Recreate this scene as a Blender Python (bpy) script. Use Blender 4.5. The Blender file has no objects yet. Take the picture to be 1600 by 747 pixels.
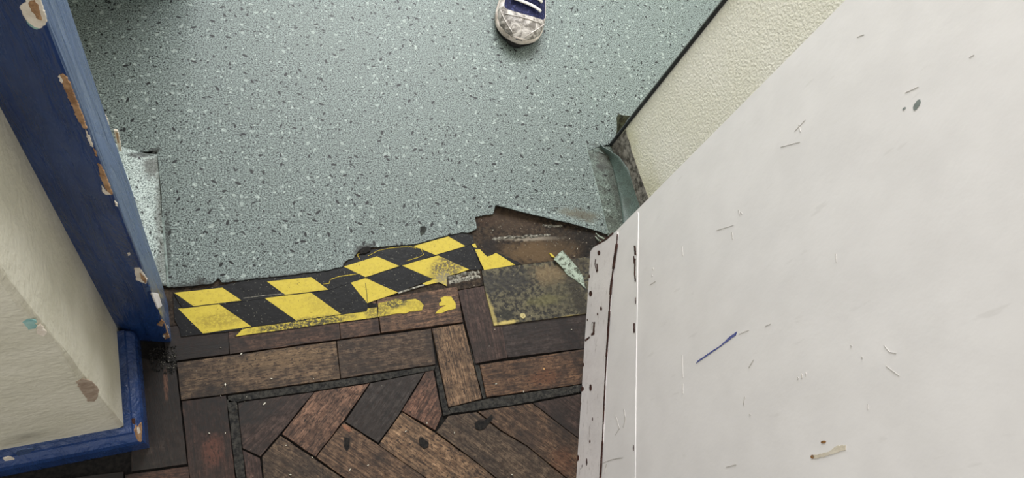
import bpy, bmesh, math, random
from mathutils import Vector, Matrix, noise
random.seed(7)
C = bpy.context.scene.collection
# ------------------------------------------------------------------ camera, world, lights, exposure
CAM_H = 1.35; FOC = 1110.0; NADIR = (402.0, 925.0)          # eye height (m), focal length (px), where plumb lines meet
def _rot():
    d = Vector((NADIR[0]-800, -(NADIR[1]-373.5), -FOC)).normalized(); up = -d
    y = Vector((0,1,0)) - up*up.y; y.normalize(); x = y.cross(up)
    return Matrix((x, y, up))
ROT = _rot()
cam = bpy.data.cameras.new('camera'); cam.sensor_fit = 'HORIZONTAL'; cam.sensor_width = 36
cam.lens = FOC*36/1600; cam.clip_start = .02
co = bpy.data.objects.new('camera', cam); C.objects.link(co)
co.matrix_world = Matrix.Translation((0,0,CAM_H)) @ ROT.to_4x4()
bpy.context.scene.camera = co
w = bpy.data.worlds.new('world'); bpy.context.scene.world = w; w.use_nodes = True
w.node_tree.nodes['Background'].inputs[0].default_value = (1,.985,.96,1)
w.node_tree.nodes['Background'].inputs[1].default_value = .46
def area(name, loc, target, size, power, col):
    l = bpy.data.lights.new(name, 'AREA'); l.shape = 'RECTANGLE'; l.size, l.size_y = size; l.energy = power; l.color = col
    o = bpy.data.objects.new(name, l); C.objects.link(o); o.location = loc
    o.rotation_euler = (Vector(target)-Vector(loc)).to_track_quat('-Z','Y').to_euler(); return o
area('window_light', (.62,2.9,2.0), (.55,.7,.2), (1.7,1.3), 76, (.97,.98,1))
area('ceiling_light', (-.55,-.2,2.5), (.3,.6,0), (1.1,.5), 7, (1,.96,.9))
vs = bpy.context.scene.view_settings
vs.view_transform = 'Standard'; vs.look = 'None'; vs.exposure = .70; vs.gamma = 1; vs.use_curve_mapping = False

# ------------------------------------------------------------------ survey helpers: sight lines of the photo met with real planes
def ray(p): return ROT @ Vector((p[0]-800, -(p[1]-373.5), -FOC))
def F(p, z=0.0):
    r = ray(p); t = (z-CAM_H)/r.z; return Vector((0,0,CAM_H)) + r*t
def onwall(p, a, b):
    d = (Vector(b[:2])-Vector(a[:2])); n = Vector((d.y,-d.x)); r = ray(p)
    t = n.dot(Vector(a[:2]))/n.dot(Vector((r.x,r.y))); return Vector((0,0,CAM_H)) + r*t

# ------------------------------------------------------------------ node helpers
class G:
    def __init__(s, name, rough=.6, spec=.4):
        s.m = bpy.data.materials.new(name); s.m.use_nodes = True; s.t = s.m.node_tree
        s.b = s.t.nodes['Principled BSDF']; s.b.inputs['Roughness'].default_value = rough
        s.b.inputs['Specular IOR Level'].default_value = spec
        s.pos = s.n('ShaderNodeNewGeometry').outputs['Position']
        s.tc = s.n('ShaderNodeTexCoord')
    def n(s, t, **k):
        n = s.t.nodes.new(t)
        for a, v in k.items(): setattr(n, a, v)
        return n
    def put(s, sock, v):
        if isinstance(v, bpy.types.NodeSocket): s.t.links.new(v, sock)
        elif isinstance(v, (tuple, list)) and len(v) == 3 and len(sock.default_value) == 4: sock.default_value = (*v, 1)
        else: sock.default_value = v
    def math(s, op, a, b=0.0, clamp=False):
        n = s.n('ShaderNodeMath', operation=op, use_clamp=clamp); s.put(n.inputs[0], a); s.put(n.inputs[1], b); return n.outputs[0]
    def vmath(s, op, a, b=(0,0,0)):
        n = s.n('ShaderNodeVectorMath', operation=op); s.put(n.inputs[0], a)
        if isinstance(b, (int,float)) : n.inputs['Scale'].default_value = b
        else: s.put(n.inputs[1], b)
        return n.outputs[0]
    def noise(s, scale, detail=3, vec=None, rough=.5, dist=0):
        n = s.n('ShaderNodeTexNoise'); s.put(n.inputs['Vector'], vec or s.pos)
        n.inputs['Scale'].default_value = scale; n.inputs['Detail'].default_value = detail
        n.inputs['Roughness'].default_value = rough; n.inputs['Distortion'].default_value = dist; return n.outputs[0]
    def ramp(s, v, lo, hi, smooth=True):
        n = s.n('ShaderNodeMapRange', interpolation_type='SMOOTHSTEP' if smooth else 'LINEAR')
        s.put(n.inputs[0], v); n.inputs[1].default_value = lo; n.inputs[2].default_value = hi; return n.outputs[0]
    def mix(s, f, a, b, mode='MIX'):
        n = s.n('ShaderNodeMix', data_type='RGBA', blend_type=mode); s.put(n.inputs[0], f); s.put(n.inputs[6], a); s.put(n.inputs[7], b); return n.outputs[2]
    def scaled(s, vec, sc):
        return s.vmath('MULTIPLY', vec, sc)
    def blot(s, c, rx, ry, ang=0, soft=.5, wob=.6, nscale=90):
        """patch mask: a noise-edged ellipse round the world point c (metres)"""
        v = s.vmath('SUBTRACT', s.pos, tuple(c[:2])+(0,))
        r = s.n('ShaderNodeVectorRotate', rotation_type='Z_AXIS'); s.put(r.inputs[0], v); r.inputs['Angle'].default_value = -ang
        v = s.vmath('MULTIPLY', r.outputs[0], (1/rx, 1/ry, 0))
        l = s.n('ShaderNodeVectorMath', operation='LENGTH'); s.put(l.inputs[0], v)
        d = s.math('ADD', l.outputs['Value'], s.math('MULTIPLY', s.math('SUBTRACT', s.noise(nscale, 4), .5), wob*2))
        return s.math('SUBTRACT', 1.0, s.ramp(d, 1-soft, 1+soft*.3))
    def bump(s, h, strength=.3, dist=.002, prev=None):
        n = s.n('ShaderNodeBump'); s.put(n.inputs['Height'], h); n.inputs['Strength'].default_value = strength; n.inputs['Distance'].default_value = dist
        if prev: s.put(n.inputs['Normal'], prev)
        s.put(s.b.inputs['Normal'], n.outputs[0]); return n.outputs[0]
    def col(s, v): s.put(s.b.inputs['Base Color'], v); return s
    def rough(s, v): s.put(s.b.inputs['Roughness'], v); return s
def rgb(r, g, b):
    f = lambda c: (c/255/12.92) if c <= 10 else ((c/255+.055)/1.055)**2.4
    return (f(r), f(g), f(b))

# ------------------------------------------------------------------ materials
def vinyl_material(name, dirt=0.0, local_blots=(), lo=(17,22,21), hi=(132,145,140)):
    g = G(name, .55, .35)
    n1 = g.noise(330, 3, rough=.7); n2 = g.noise(640, 1)
    k = g.ramp(g.math('ADD', g.math('MULTIPLY', n1, .75), g.math('MULTIPLY', n2, .25)), .39, .60)
    c = g.mix(k, rgb(*lo), rgb(*hi))
    def chips(scale, thr, half, elong, color, cc, seed, opacity):
        p = g.vmath('ADD', g.pos, (seed, seed*1.7, 0)); p = g.vmath('MULTIPLY', p, (1,1,0))
        v = g.n('ShaderNodeTexVoronoi', voronoi_dimensions='2D', feature='F1'); g.put(v.inputs['Vector'], p); v.inputs['Scale'].default_value = scale
        sep = g.n('ShaderNodeSeparateColor'); g.put(sep.inputs[0], v.outputs['Color'])
        d = g.vmath('SUBTRACT', g.vmath('SCALE', p, float(scale)) if False else p, v.outputs['Position'])
        r = g.n('ShaderNodeVectorRotate', rotation_type='Z_AXIS'); g.put(r.inputs[0], d)
        g.put(r.inputs['Angle'], g.math('MULTIPLY', sep.outputs[0], 6.28))
        d2 = g.vmath('MULTIPLY', r.outputs[0], (1/(half*elong), 1/half, 0))
        l = g.n('ShaderNodeVectorMath', operation='LENGTH'); g.put(l.inputs[0], d2)
        size = g.math('ADD', .35, g.math('MULTIPLY', sep.outputs[2], .85))
        m = g.math('LESS_THAN', l.outputs['Value'], size)
        m = g.math('MULTIPLY', m, g.math('GREATER_THAN', sep.outputs[1], thr))
        return g.mix(g.math('MULTIPLY', m, opacity), cc, color)
    c = chips(46, .70, .0030, 1.6, rgb(176,188,180), c, 3.1, .42)
    c = chips(75, .78, .0018, 1.5, rgb(178,190,182), c, 9.7, .55)
    c = chips(44, .60, .0024, 2.2, rgb(3,5,5), c, 5.3, 1.0)
    c = chips(75, .76, .0016, 1.7, rgb(4,8,8), c, 12.9, 1.0)
    for (px, rx, ry, a, s, cl) in local_blots:
        m = g.blot(F(px), rx, ry, a, .7, .7, 110)
        c = g.mix(g.math('MULTIPLY', m, s), c, rgb(*cl), 'MIX')
    if dirt:
        m = g.ramp(g.noise(45, 6, rough=.7), .42, .62)
        c = g.mix(g.math('MULTIPLY', m, dirt), c, rgb(48,48,42))
    # faint rubbed-in soiling
    c = g.mix(g.math('MULTIPLY', g.ramp(g.noise(5, 4), .45, .75), .16), c, rgb(96,104,98))
    g.col(c); g.rough(g.math('ADD', .42, g.math('MULTIPLY', n1, .25)))
    g.bump(n1, .12, .0006); return g.m
DK = (34,34,31)
M = {}
M['vinyl'] = vinyl_material('green_speckled_vinyl', 0, [
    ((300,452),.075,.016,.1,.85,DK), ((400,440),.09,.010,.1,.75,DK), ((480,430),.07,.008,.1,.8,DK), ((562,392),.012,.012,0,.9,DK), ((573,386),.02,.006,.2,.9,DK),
    ((262,380),.006,.10,.05,.6,DK), ((660,359),.009,.010,0,.92,(38,44,42)), ((665,357),.004,.004,0,.9,(30,34,32)), ((603,345),.006,.006,0,.4,(70,78,74)),
    ((912,338),.045,.018,-.15,.75,(82,76,60)), ((884,332),.03,.012,-.1,.5,(96,92,76)), ((735,350),.01,.012,0,.5,(60,66,60)),
    ((922,372),.02,.01,0,.5,DK), ((243,236),.014,.007,.3,.8,DK), ((312,440),.012,.01,0,.8,DK), ((930,228),.02,.008,-.4,.6,(60,66,60)),
    ((300,30),.10,.05,.2,.12,(60,70,66)), ((888,232),.012,.006,0,.5,(80,86,80)), ((864,330),.01,.003,0,.8,(40,44,42))])  # faint wide patch at far left: soft floor shadow laid into the colour
M['vinyl_cove'] = vinyl_material('lit_coved_vinyl', .10, [((240,262),.022,.035,0,.75,(62,60,52)), ((250,330),.010,.11,.05,.65,(66,66,58)), ((256,420),.022,.07,0,.55,(74,74,66)), ((222,246),.03,.008,.3,.8,DK)], lo=(78,90,86), hi=(196,208,202))  # lighter copy of the vinyl: light on the upturned cove is in its colour
M['vinyl_dirty'] = vinyl_material('soiled_vinyl_strip', .55, [((945,250),.03,.035,0,.6,(70,68,60)), ((940,262),.02,.012,0,.8,(44,42,38)), ((962,300),.014,.10,0,.55,(58,60,54)), ((955,350),.03,.03,0,.45,(74,76,66))], lo=(44,52,47), hi=(116,128,118))
def flap_mat():
    g = G('smooth_vinyl_upstand', .42, .5); n = g.noise(420, 3); k = g.ramp(n, .35, .65)
    c = g.mix(k, rgb(62,76,71), rgb(90,106,100)); m = g.ramp(g.noise(30, 5), .5, .7)
    g.col(g.mix(g.math('MULTIPLY', m, .5), c, rgb(60,66,60))); g.bump(n, .1, .0005); return g.m
M['flap'] = flap_mat()
def wood_mat():
    g = G('worn_parquet', .62, .32)
    oi = g.n('ShaderNodeObjectInfo')
    loc = g.vmath('ADD', g.tc.outputs['Object'], g.vmath('MULTIPLY', oi.outputs['Location'], (7.3, 11.1, 0)))
    gr = g.noise(1, 7, g.scaled(loc, (12,190,12)), .66, .6)
    fine = g.noise(1, 4, g.scaled(loc, (70,620,60)), .6)
    base = g.mix(g.ramp(gr, .3, .72), g.mix(1.0, oi.outputs['Color'], (.36,.34,.32), 'MULTIPLY'), g.mix(1.0, oi.outputs['Color'], (1.65,1.58,1.5), 'MULTIPLY'))
    mot = g.ramp(g.noise(75, 7, rough=.72), .34, .66); base = g.mix(1.0, base, g.mix(mot, (.42,.38,.36), (1.25,1.25,1.25)), 'MULTIPLY')
    base = g.mix(g.math('MULTIPLY', g.ramp(fine, .40, .62), .45), g.mix(1.0, base, (.55,.5,.47), 'MULTIPLY'), base)
    # dirt trodden in: broad patches plus local stains; door-foot shadow put into the colour
    gm = g.ramp(g.noise(17, 6, rough=.62), .42, .68); base = g.mix(g.math('MULTIPLY', gm, .62), base, rgb(38,32,28))
    for px, rx, ry, a, s, cl in [((300,590),.06,.11,.3,.35,(40,34,29)), ((345,640),.075,.06,0,.85,(30,28,26)), ((255,600),.035,.12,0,.8,(30,27,24)), ((405,640),.06,.03,.1,.75,(36,34,32)),
                        ((300,545),.10,.018,.1,.9,(33,29,26)), ((250,560),.03,.02,0,.9,(24,22,20)), ((300,680),.03,.05,0,.35,(34,30,28)), ((180,735),.12,.02,.1,.7,(30,28,24)),
                        ((664,692),.009,.0075,.7,.98,(18,16,15)), ((658,686),.005,.005,0,.98,(18,16,15)), ((752,664),.013,.0095,.8,.9,(26,24,22)), ((766,655),.01,.006,.8,.8,(28,26,24)),
                        ((543,690),.008,.02,-.2,.8,(40,34,30)), ((575,478),.011,.010,0,.6,(30,26,24)), ((588,510),.01,.016,0,.75,(44,30,26)), ((650,470),.06,.017,.1,.8,(40,35,32)),
                        ((880,680),.03,.08,0,.55,(28,24,22)), ((905,560),.02,.20,.25,.7,(24,20,18)), ((850,515),.09,.02,.1,.5,(44,38,36)), ((680,545),.008,.012,0,.6,(40,32,26))]:
        base = g.mix(g.math('MULTIPLY', g.blot(F(px), rx, ry, a, .6, .55, 70) if rx > .022 else g.blot(F(px), rx, ry, a, .35, .22, 160), g.math('MULTIPLY', g.math('ADD', g.math('MULTIPLY', mot, -.32), 1.0), s)), base, rgb(*[v*.82 for v in cl]))
    for px, rx, ry, a, s, cl in [((440,560),.10,.022,.1,.30,(128,104,74)), ((332,705),.02,.03,0,.5,(96,58,44)), ((850,590),.04,.02,.1,.3,(120,74,44)), ((850,576),.002,.003,0,.9,(196,150,96)), ((880,720),.03,.03,0,.25,(110,66,40)),
                                 ((259,600),.004,.03,.1,.6,(110,76,58)), ((542,669),.012,.005,-.7,.6,(150,98,70))]:
        base = g.mix(g.math('MULTIPLY', g.blot(F(px), rx, ry, a, .6, .55, 130), s), base, rgb(*cl))
    pores = g.ramp(g.noise(1, 2, g.scaled(loc, (95,330,95)), .5), .55, .63)
    base = g.mix(g.math('MULTIPLY', pores, .75), base, rgb(34,22,16))
    sp = g.ramp(g.noise(140, 3), .64, .69); base = g.mix(g.math('MULTIPLY', sp, .85), base, rgb(26,19,15))
    sp2 = g.ramp(g.noise(330, 4, rough=.65), .56, .64); base = g.mix(g.math('MULTIPLY', sp2, .5), base, rgb(30,23,18))
    white = g.ramp(g.noise(240, 2), .765, .79); base = g.mix(g.math('MULTIPLY', white, .5), base, rgb(170,165,150))
    g.col(base); g.rough(g.math('ADD', .48, g.math('MULTIPLY', gr, .3)))
    g.bump(g.math('ADD', g.math('MULTIPLY', gr, .6), g.math('MULTIPLY', fine, .4)), .5, .0012); return g.m
M['wood'] = wood_mat()
def grime(name, a, b, sc=120, c3=None, rough=.85, bs=.8, spec=.25, thr=(.35,.65)):
    g = G(name, rough, spec); n = g.noise(sc, 6, rough=.65); c = g.mix(g.ramp(n, *thr), rgb(*a), rgb(*b))
    if c3: c = g.mix(g.math('MULTIPLY', g.ramp(g.noise(sc*.35, 5, rough=.7), .52, .66), .8), c, rgb(*c3))
    g.col(c); g.bump(n, bs, .002); return g
M['base'] = grime('black_bitumen_bed', (12,11,10), (34,31,28), 160).m
M['strip'] = grime('dark_inlay_wood', (20,20,20), (58,56,51), 150, (34,30,26), .8, 1).m
def threshold_mat():
    g = grime('bare_threshold_timber', (26,20,16), (66,54,42), 110, (36,30,25), .8, 1)
    base = g.b.inputs['Base Color'].links[0].from_socket
    for px, rx, ry, a, s, cl in [((800,345),.075,.035,-.1,.5,(74,60,48)), ((845,392),.11,.032,.1,.85,(92,74,52)), ((830,372),.09,.007,.02,.45,(170,160,144)), ((765,385),.022,.025,0,.85,(36,32,30)),
                                 ((875,375),.05,.04,0,.45,(40,34,28)), ((920,372),.06,.03,-.2,.7,(22,20,18)), ((760,345),.03,.012,.1,.5,(60,44,34)), ((925,430),.03,.09,0,.85,(20,18,15)), ((925,392),.02,.02,0,.7,(20,18,15))]:  # near-black patches: shade by the door foot and under the curl, painted in
        base = g.mix(g.math('MULTIPLY', g.blot(F(px), rx, ry, a, .6, .7, 90), s), base, rgb(*cl))
    wn = g.ramp(g.noise(150, 5, rough=.7), .62, .70); base = g.mix(g.math('MULTIPLY', wn, .55), base, rgb(168,158,138))
    g.col(base); return g.m
M['threshold'] = threshold_mat()
def plate_mat():
    g = grime('tarnished_brass', (32,30,27), (92,86,66), 120, (52,49,40), .6, .9, .4, (.42,.58))
    base = g.b.inputs['Base Color'].links[0].from_socket; g.b.inputs['Metallic'].default_value = .25
    for px, rx, ry, a, s, cl in [((860,430),.05,.03,0,.7,(116,98,70)), ((800,440),.055,.03,.1,.8,(44,42,39)), ((765,445),.02,.03,.1,.7,(48,46,42)), ((790,492),.020,.012,0,.9,(40,39,32)), ((880,460),.06,.05,0,.55,(70,66,50)),
                                 ((766,485),.008,.05,.2,.9,(150,136,82)), ((850,503),.13,.0045,.13,.85,(168,150,92)), ((790,505),.03,.006,.1,.9,(182,164,96)), ((905,470),.02,.09,.2,.8,(42,38,30)), ((850,470),.05,.015,.1,.4,(104,100,60)), ((900,415),.05,.02,.1,.6,(52,46,36))]:  # dark strip by the door foot has its shade in the colour
        base = g.mix(g.math('MULTIPLY', g.blot(F(px), rx, ry, a, .6, .7, 90), s), base, rgb(*cl))
    wn = g.ramp(g.noise(190, 4, rough=.7), .66, .71); base = g.mix(g.math('MULTIPLY', wn, .6), base, rgb(176,166,130))
    g.col(base); return g.m
M['plate'] = plate_mat()
g = G('brass_screw', .35, .5); g.b.inputs['Metallic'].default_value = .6; g.col(g.mix(g.noise(300,2), rgb(150,134,86), rgb(226,214,160))); M['screw'] = g.m
def tape_mat(name, base, worn, wear=()):
    g = G(name, .5, .25); n = g.noise(130, 5, rough=.6)
    c = g.mix(g.math('MULTIPLY', g.ramp(n, .42, .75), .5), rgb(*base), rgb(*worn))
    sp = g.ramp(g.noise(330, 3), .66, .70)
    c = g.mix(g.math('MULTIPLY', sp, .7), c, rgb(70,60,26) if base[0] > 100 else rgb(120,118,104))
    for px, rx, ry, a, s, cl in wear:
        m = g.math('MULTIPLY', g.blot(F(px), rx, ry, a, .5, .35, 60), g.ramp(g.noise(210, 5, rough=.7), .36, .56))
        c = g.mix(g.math('MULTIPLY', m, s), c, rgb(*cl))
    g.col(c); g.bump(g.noise(60, 4), .35, .002); return g.m
WEAR = [((697,420),.045,.03,.4,.95,(82,74,58)), ((705,405),.03,.015,0,.7,(92,82,50)), ((345,500),.05,.018,.1,.55,(120,104,40)), ((505,470),.04,.03,0,.25,(120,104,40)), ((475,506),.11,.013,.12,1.,(64,60,42)),
        ((590,488),.03,.02,.1,.75,(84,76,46)), ((618,474),.03,.014,.1,.95,(66,62,44)), ((693,436),.02,.02,0,.8,(130,122,98)), ((650,478),.03,.012,0,.4,(110,98,40))]
M['yellow'] = tape_mat('yellow_tape', (190,170,62), (160,140,54), WEAR)
M['black'] = tape_mat('black_tape', (5,5,6), (12,12,12))
M['dust'] = grime('pale_glue_dust', (60,58,52), (168,164,150), 150, (70,66,58), .9, 1).m
M['tapeedge'] = grime('yellow_tape_edge', (120,104,40), (210,186,70), 200).m
M['torn_green'] = grime('torn_vinyl_backing', (70,74,62), (158,170,154), 120, (60,54,44), .8, 1, thr=(.40,.52)).m
M['cove_dirty'] = grime('mildewed_vinyl', (22,24,19), (78,82,66), 90, (56,48,32), .7, .8).m
M['black_rubber'] = grime('black_seal', (18,18,19), (40,40,42), 60, None, .35, .2, .6).m
M['grey_line'] = grime('weld_line', (96,108,102), (138,150,144), 90).m
M['grey_dark'] = grime('dark_crack', (28,30,28), (60,64,58), 90).m
def paint(name, a, b, rough=.35, spec=.5, marks=(), relief=.25, nsc=14):
    g = G(name, rough, spec); n = g.noise(nsc, 5); c = g.mix(g.ramp(n, .3, .7), rgb(*a), rgb(*b))
    g.col(c); g.bump(g.noise(55, 5, rough=.6), relief, .001); return g
g = paint('white_gloss_paint', (220,217,215), (226,223,221), .42, .4)
c = g.b.inputs['Base Color'].links[0].from_socket
st = g.vmath('MULTIPLY', g.pos, (1,60,14))                     # faint scuffs that run down the leaf
c = g.mix(g.math('MULTIPLY', g.ramp(g.noise(1.2, 4, st), .66, .74), .12), c, rgb(150,144,136)); g.col(c)
g.bump(g.noise(6, 6, rough=.62), .25, .006); M['door'] = g.m
g = paint('white_chipped_paint', (214,209,207), (224,219,217), .45, .4, relief=.8)
c = g.b.inputs['Base Color'].links[0].from_socket
c = g.mix(g.math('MULTIPLY', g.ramp(g.noise(1, 5, g.vmath('MULTIPLY', g.pos, (40,22,150)), .7), .60, .66), .55), c, rgb(128,112,104))
c = g.mix(g.ramp(g.noise(60, 4, rough=.6), .70, .73), c, rgb(52,34,30)); g.col(c); M['kick'] = g.m
def cream(name, a, b, sc, strength, extra=None):
    g = G(name, .75, .3); n = g.noise(sc, 3, rough=.55); g.col(g.mix(g.ramp(g.noise(9, 4), .3, .7), rgb(*a), rgb(*b))); g.bump(g.ramp(n, .3, .7), strength, .0035)
    if extra: extra(g)
    return g.m
def damp(g):                                                      # yellowed, rubbed plaster close to the floor at the corner
    c = g.b.inputs['Base Color'].links[0].from_socket
    sep = g.n('ShaderNodeSeparateXYZ'); g.put(sep.inputs[0], g.pos)
    m = g.math('SUBTRACT', 1.0, g.ramp(g.math('ADD', sep.outputs[2], g.math('MULTIPLY', g.noise(25, 4), .12)), .10, .24))
    g.col(g.mix(g.math('MULTIPLY', m, .55), c, rgb(200,194,150)))
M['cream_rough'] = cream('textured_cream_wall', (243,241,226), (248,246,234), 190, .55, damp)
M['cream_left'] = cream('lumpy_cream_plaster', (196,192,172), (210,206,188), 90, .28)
M['glue'] = grime('bare_glue_band', (66,63,58), (150,146,138), 80, (88,84,76), .9, 1).m
def blue_mat(name, a, b):
    g = G(name, .20, .55)
    v = g.vmath('MULTIPLY', g.pos, (26,26,3.0)); n = g.noise(1.6, 6, v, .6, .8)
    g.col(g.mix(g.ramp(g.noise(12, 4), .3, .7), rgb(*a), rgb(*b))); g.rough(g.math('ADD', .16, g.math('MULTIPLY', g.ramp(n, .4, .6), .16)))
    g.bump(n, .9, .008); return g.m
M['blue'] = blue_mat('blue_gloss_paint', (26,52,98), (36,64,114))
M['blue_side'] = blue_mat('pale_blue_sheen_scuff', (64,86,124), (70,92,130))  # paler copy of the blue: carries the reveal's sheen, also used for scuffs
M['bare'] = grime('bare_chipped_wood', (132,98,70), (184,148,112), 90, (120,84,56), .8, .5).m
M['primer'] = grime('old_cream_paint', (206,194,176), (236,228,214), 60, None, .6, .4).m
M['brownchip'] = grime('dark_wood_chip', (38,22,18), (74,46,38), 90, None, .8, .4).m
M['teal'] = grime('teal_paint', (110,160,158), (150,184,176), 60).m
M['plasterchip'] = grime('bare_plaster', (140,122,104), (168,152,134), 90).m
M['ink'] = grime('blue_pen_ink', (48,60,130), (110,116,160), 300, None, .6, .1).m
M['greymark'] = grime('grey_paint_mark', (118,126,122), (132,140,136), 60).m
M['rust'] = grime('rust_stain', (84,52,22), (140,100,58), 90).m
M['ruststreak'] = grime('pale_rust_streak', (196,186,166), (206,198,182), 40).m
M['scuff'] = grime('grey_scuff', (182,178,172), (206,202,198), 60).m
M['crumb'] = grime('pale_crumb', (176,170,150), (226,222,206), 200).m
g = G('scuffed_silver_leather', .5, .5)
n = g.noise(48, 6, rough=.65, dist=.8); cc = g.mix(g.ramp(n, .40, .62), rgb(104,98,92), rgb(190,184,178))
g.col(cc); g.bump(n, .9, .004); M['toe'] = g.m
M['toewhite'] = grime('white_leather', (186,178,172), (228,224,220), 60, (160,150,142), .5, .5).m
M['midsole'] = grime('off_white_foam', (196,182,172), (228,218,210), 50, (150,140,130), .6, .3).m
M['outsole'] = grime('black_rubber_tread', (12,12,13), (34,33,34), 80).m
M['navy'] = grime('navy_mesh', (14,18,50), (34,40,84), 420, (70,76,120), .7, .5, thr=(.4,.7)).m
M['lace'] = grime('white_lace', (196,192,186), (232,230,226), 500, None, .8, .6).m
M['lining'] = grime('dark_lining', (24,26,36), (40,42,54), 300).m

# ------------------------------------------------------------------ object helpers
def link(name, me, mats, parent=None):
    for m in (mats if isinstance(mats, (list,tuple)) else [mats]): me.materials.append(M[m])
    o = bpy.data.objects.new(name, me); C.objects.link(o)
    if parent: o.parent = parent
    return o
def from_bm(name, bm, mats, parent=None, smooth=False):
    bmesh.ops.recalc_face_normals(bm, faces=bm.faces)
    if smooth:
        for f in bm.faces: f.smooth = True
    me = bpy.data.meshes.new(name); bm.to_mesh(me); bm.free(); return link(name, me, mats, parent)
def struct(o): o['kind'] = 'structure'; return o
def tag(o, label, cat, group=None):
    o['label'] = label; o['category'] = cat
    if group: o['group'] = group
    return o
def empty(name, loc):
    o = bpy.data.objects.new(name, None); C.objects.link(o); o.location = loc; o.empty_display_size = .05; return o
def adopt(child, root):                                            # children are modelled in world metres, the Empty has its own base
    child.parent = root; child.matrix_parent_inverse = Matrix.Translation(root.location).inverted(); return child
def prism_bm(pts, z0, z1, bm=None, bev=0.0, mi=0):
    """upright prism on a floor outline, its upper edge eased by bev"""
    bm = bm or bmesh.new(); n = len(pts)
    area = sum(pts[i][0]*pts[(i+1)%n][1]-pts[(i+1)%n][0]*pts[i][1] for i in range(n))
    if area < 0: pts = pts[::-1]
    def ring(off, z):
        r = []
        for i in range(n):
            a, b, c = (Vector(pts[(i+k-1)%n][:2]) for k in range(3)); d1 = (b-a); d2 = (c-b)
            if d1.length < 1e-7 or d2.length < 1e-7: r.append(bm.verts.new((b.x,b.y,z))); continue
            n1 = Vector((-d1.y,d1.x)).normalized(); n2 = Vector((-d2.y,d2.x)).normalized(); m = n1+n2
            m = m/max(.6, m.length_squared/2) if m.length > .2 else n1
            r.append(bm.verts.new((b.x+m.x*off, b.y+m.y*off, z)))
        return r
    rings = [ring(0,z0), ring(0,z1-bev)] + ([ring(bev,z1)] if bev else [])
    for A, B in zip(rings, rings[1:]):
        for i in range(n): bm.faces.new((A[i],A[(i+1)%n],B[(i+1)%n],B[i])).material_index = mi
    bm.faces.new(rings[-1]).material_index = mi; bm.faces.new(rings[0][::-1]).material_index = mi
    return bm
def rag(pts, amp, step=.006, closed=True, seed=0):
    """subdivide an outline and make it ragged"""
    rnd = random.Random(seed); out = []; n = len(pts)
    for i in range(n if closed else n-1):
        a = Vector(pts[i][:2]); b = Vector(pts[(i+1)%n][:2]); k = max(1, int((b-a).length/step))
        for j in range(k):
            p = a.lerp(b, j/k)
            if j: p += Vector((rnd.uniform(-amp,amp), rnd.uniform(-amp,amp)))
            out.append(p)
    if not closed: out.append(Vector(pts[-1][:2]))
    return out
def slab(name, px, z0, z1, mats, parent=None, amp=0, bev=0, step=.006, seed=1):
    pts = [F(p, z1) for p in px]
    if amp: pts = rag(pts, amp, step, True, seed)
    return from_bm(name, prism_bm([tuple(p[:2]) for p in pts], z0, z1, None, bev), mats, parent)
def tube(pts, r, bm=None, seg=6, flat=1.0, up=Vector((0,0,1))):
    bm = bm or bmesh.new(); rings = []; n = len(pts); pts = [Vector(p) for p in pts]
    for i, p in enumerate(pts):
        d = (pts[min(i+1,n-1)]-pts[max(i-1,0)]).normalized(); s = d.cross(up)
        s = s.normalized() if s.length > 1e-4 else Vector((1,0,0)); u = s.cross(d).normalized()
        rr = r[i] if isinstance(r, (list,tuple)) else r
        rings.append([bm.verts.new(p + s*math.cos(a)*rr + u*math.sin(a)*rr*flat) for a in [2*math.pi*k/seg for k in range(seg)]])
    for A, B in zip(rings, rings[1:]):
        for i in range(seg): bm.faces.new((A[i],A[(i+1)%seg],B[(i+1)%seg],B[i]))
    bm.faces.new(rings[0][::-1]); bm.faces.new(rings[-1]); return bm
def loft(rows, bm=None, thick=0.0):
    """sheet through rows of points; thick adds a real back"""
    bm = bm or bmesh.new(); V = [[bm.verts.new(p) for p in r] for r in rows]
    for A, B in zip(V, V[1:]):
        for i in range(len(A)-1): bm.faces.new((A[i],A[i+1],B[i+1],B[i]))
    if thick: 
        bmesh.ops.recalc_face_normals(bm, faces=bm.faces); bmesh.ops.solidify(bm, geom=list(bm.faces), thickness=thick)
    return bm
def wallpatch(name, px, a, b, proud, mats, parent, amp=0, seed=3, normal=None, sclamp=None, back=.0006):
    """thin piece lying on the upright plane a-b"""
    d = (Vector(b[:2])-Vector(a[:2])).normalized(); nrm = Vector((d.y,-d.x,0))
    if nrm.dot(-Vector((a[0],a[1],0))) < 0: nrm = -nrm
    A = Vector((a[0],a[1],0)); D = Vector((d.x,d.y,0)); q = []
    for p in px:
        w_ = onwall(p, a, b); s = (w_-A).dot(D)
        if sclamp: s = max(sclamp[0], min(sclamp[1], s))
        q.append((s, w_.z))
    if amp: q = [tuple(v) for v in rag(q, amp, max(amp*2.5,.002), True, seed)]
    bm = bmesh.new()
    f = [bm.verts.new(A + D*s + Vector((0,0,z)) + nrm*proud) for s, z in q]; k = [bm.verts.new(A + D*s + Vector((0,0,z)) - nrm*back) for s, z in q]
    n = len(q); bm.faces.new(f); bm.faces.new(k[::-1])
    for i in range(n): bm.faces.new((f[i],k[i],k[(i+1)%n],f[(i+1)%n]))
    o = from_bm(name, bm, mats)
    if parent: o.parent = parent
    return o

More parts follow.
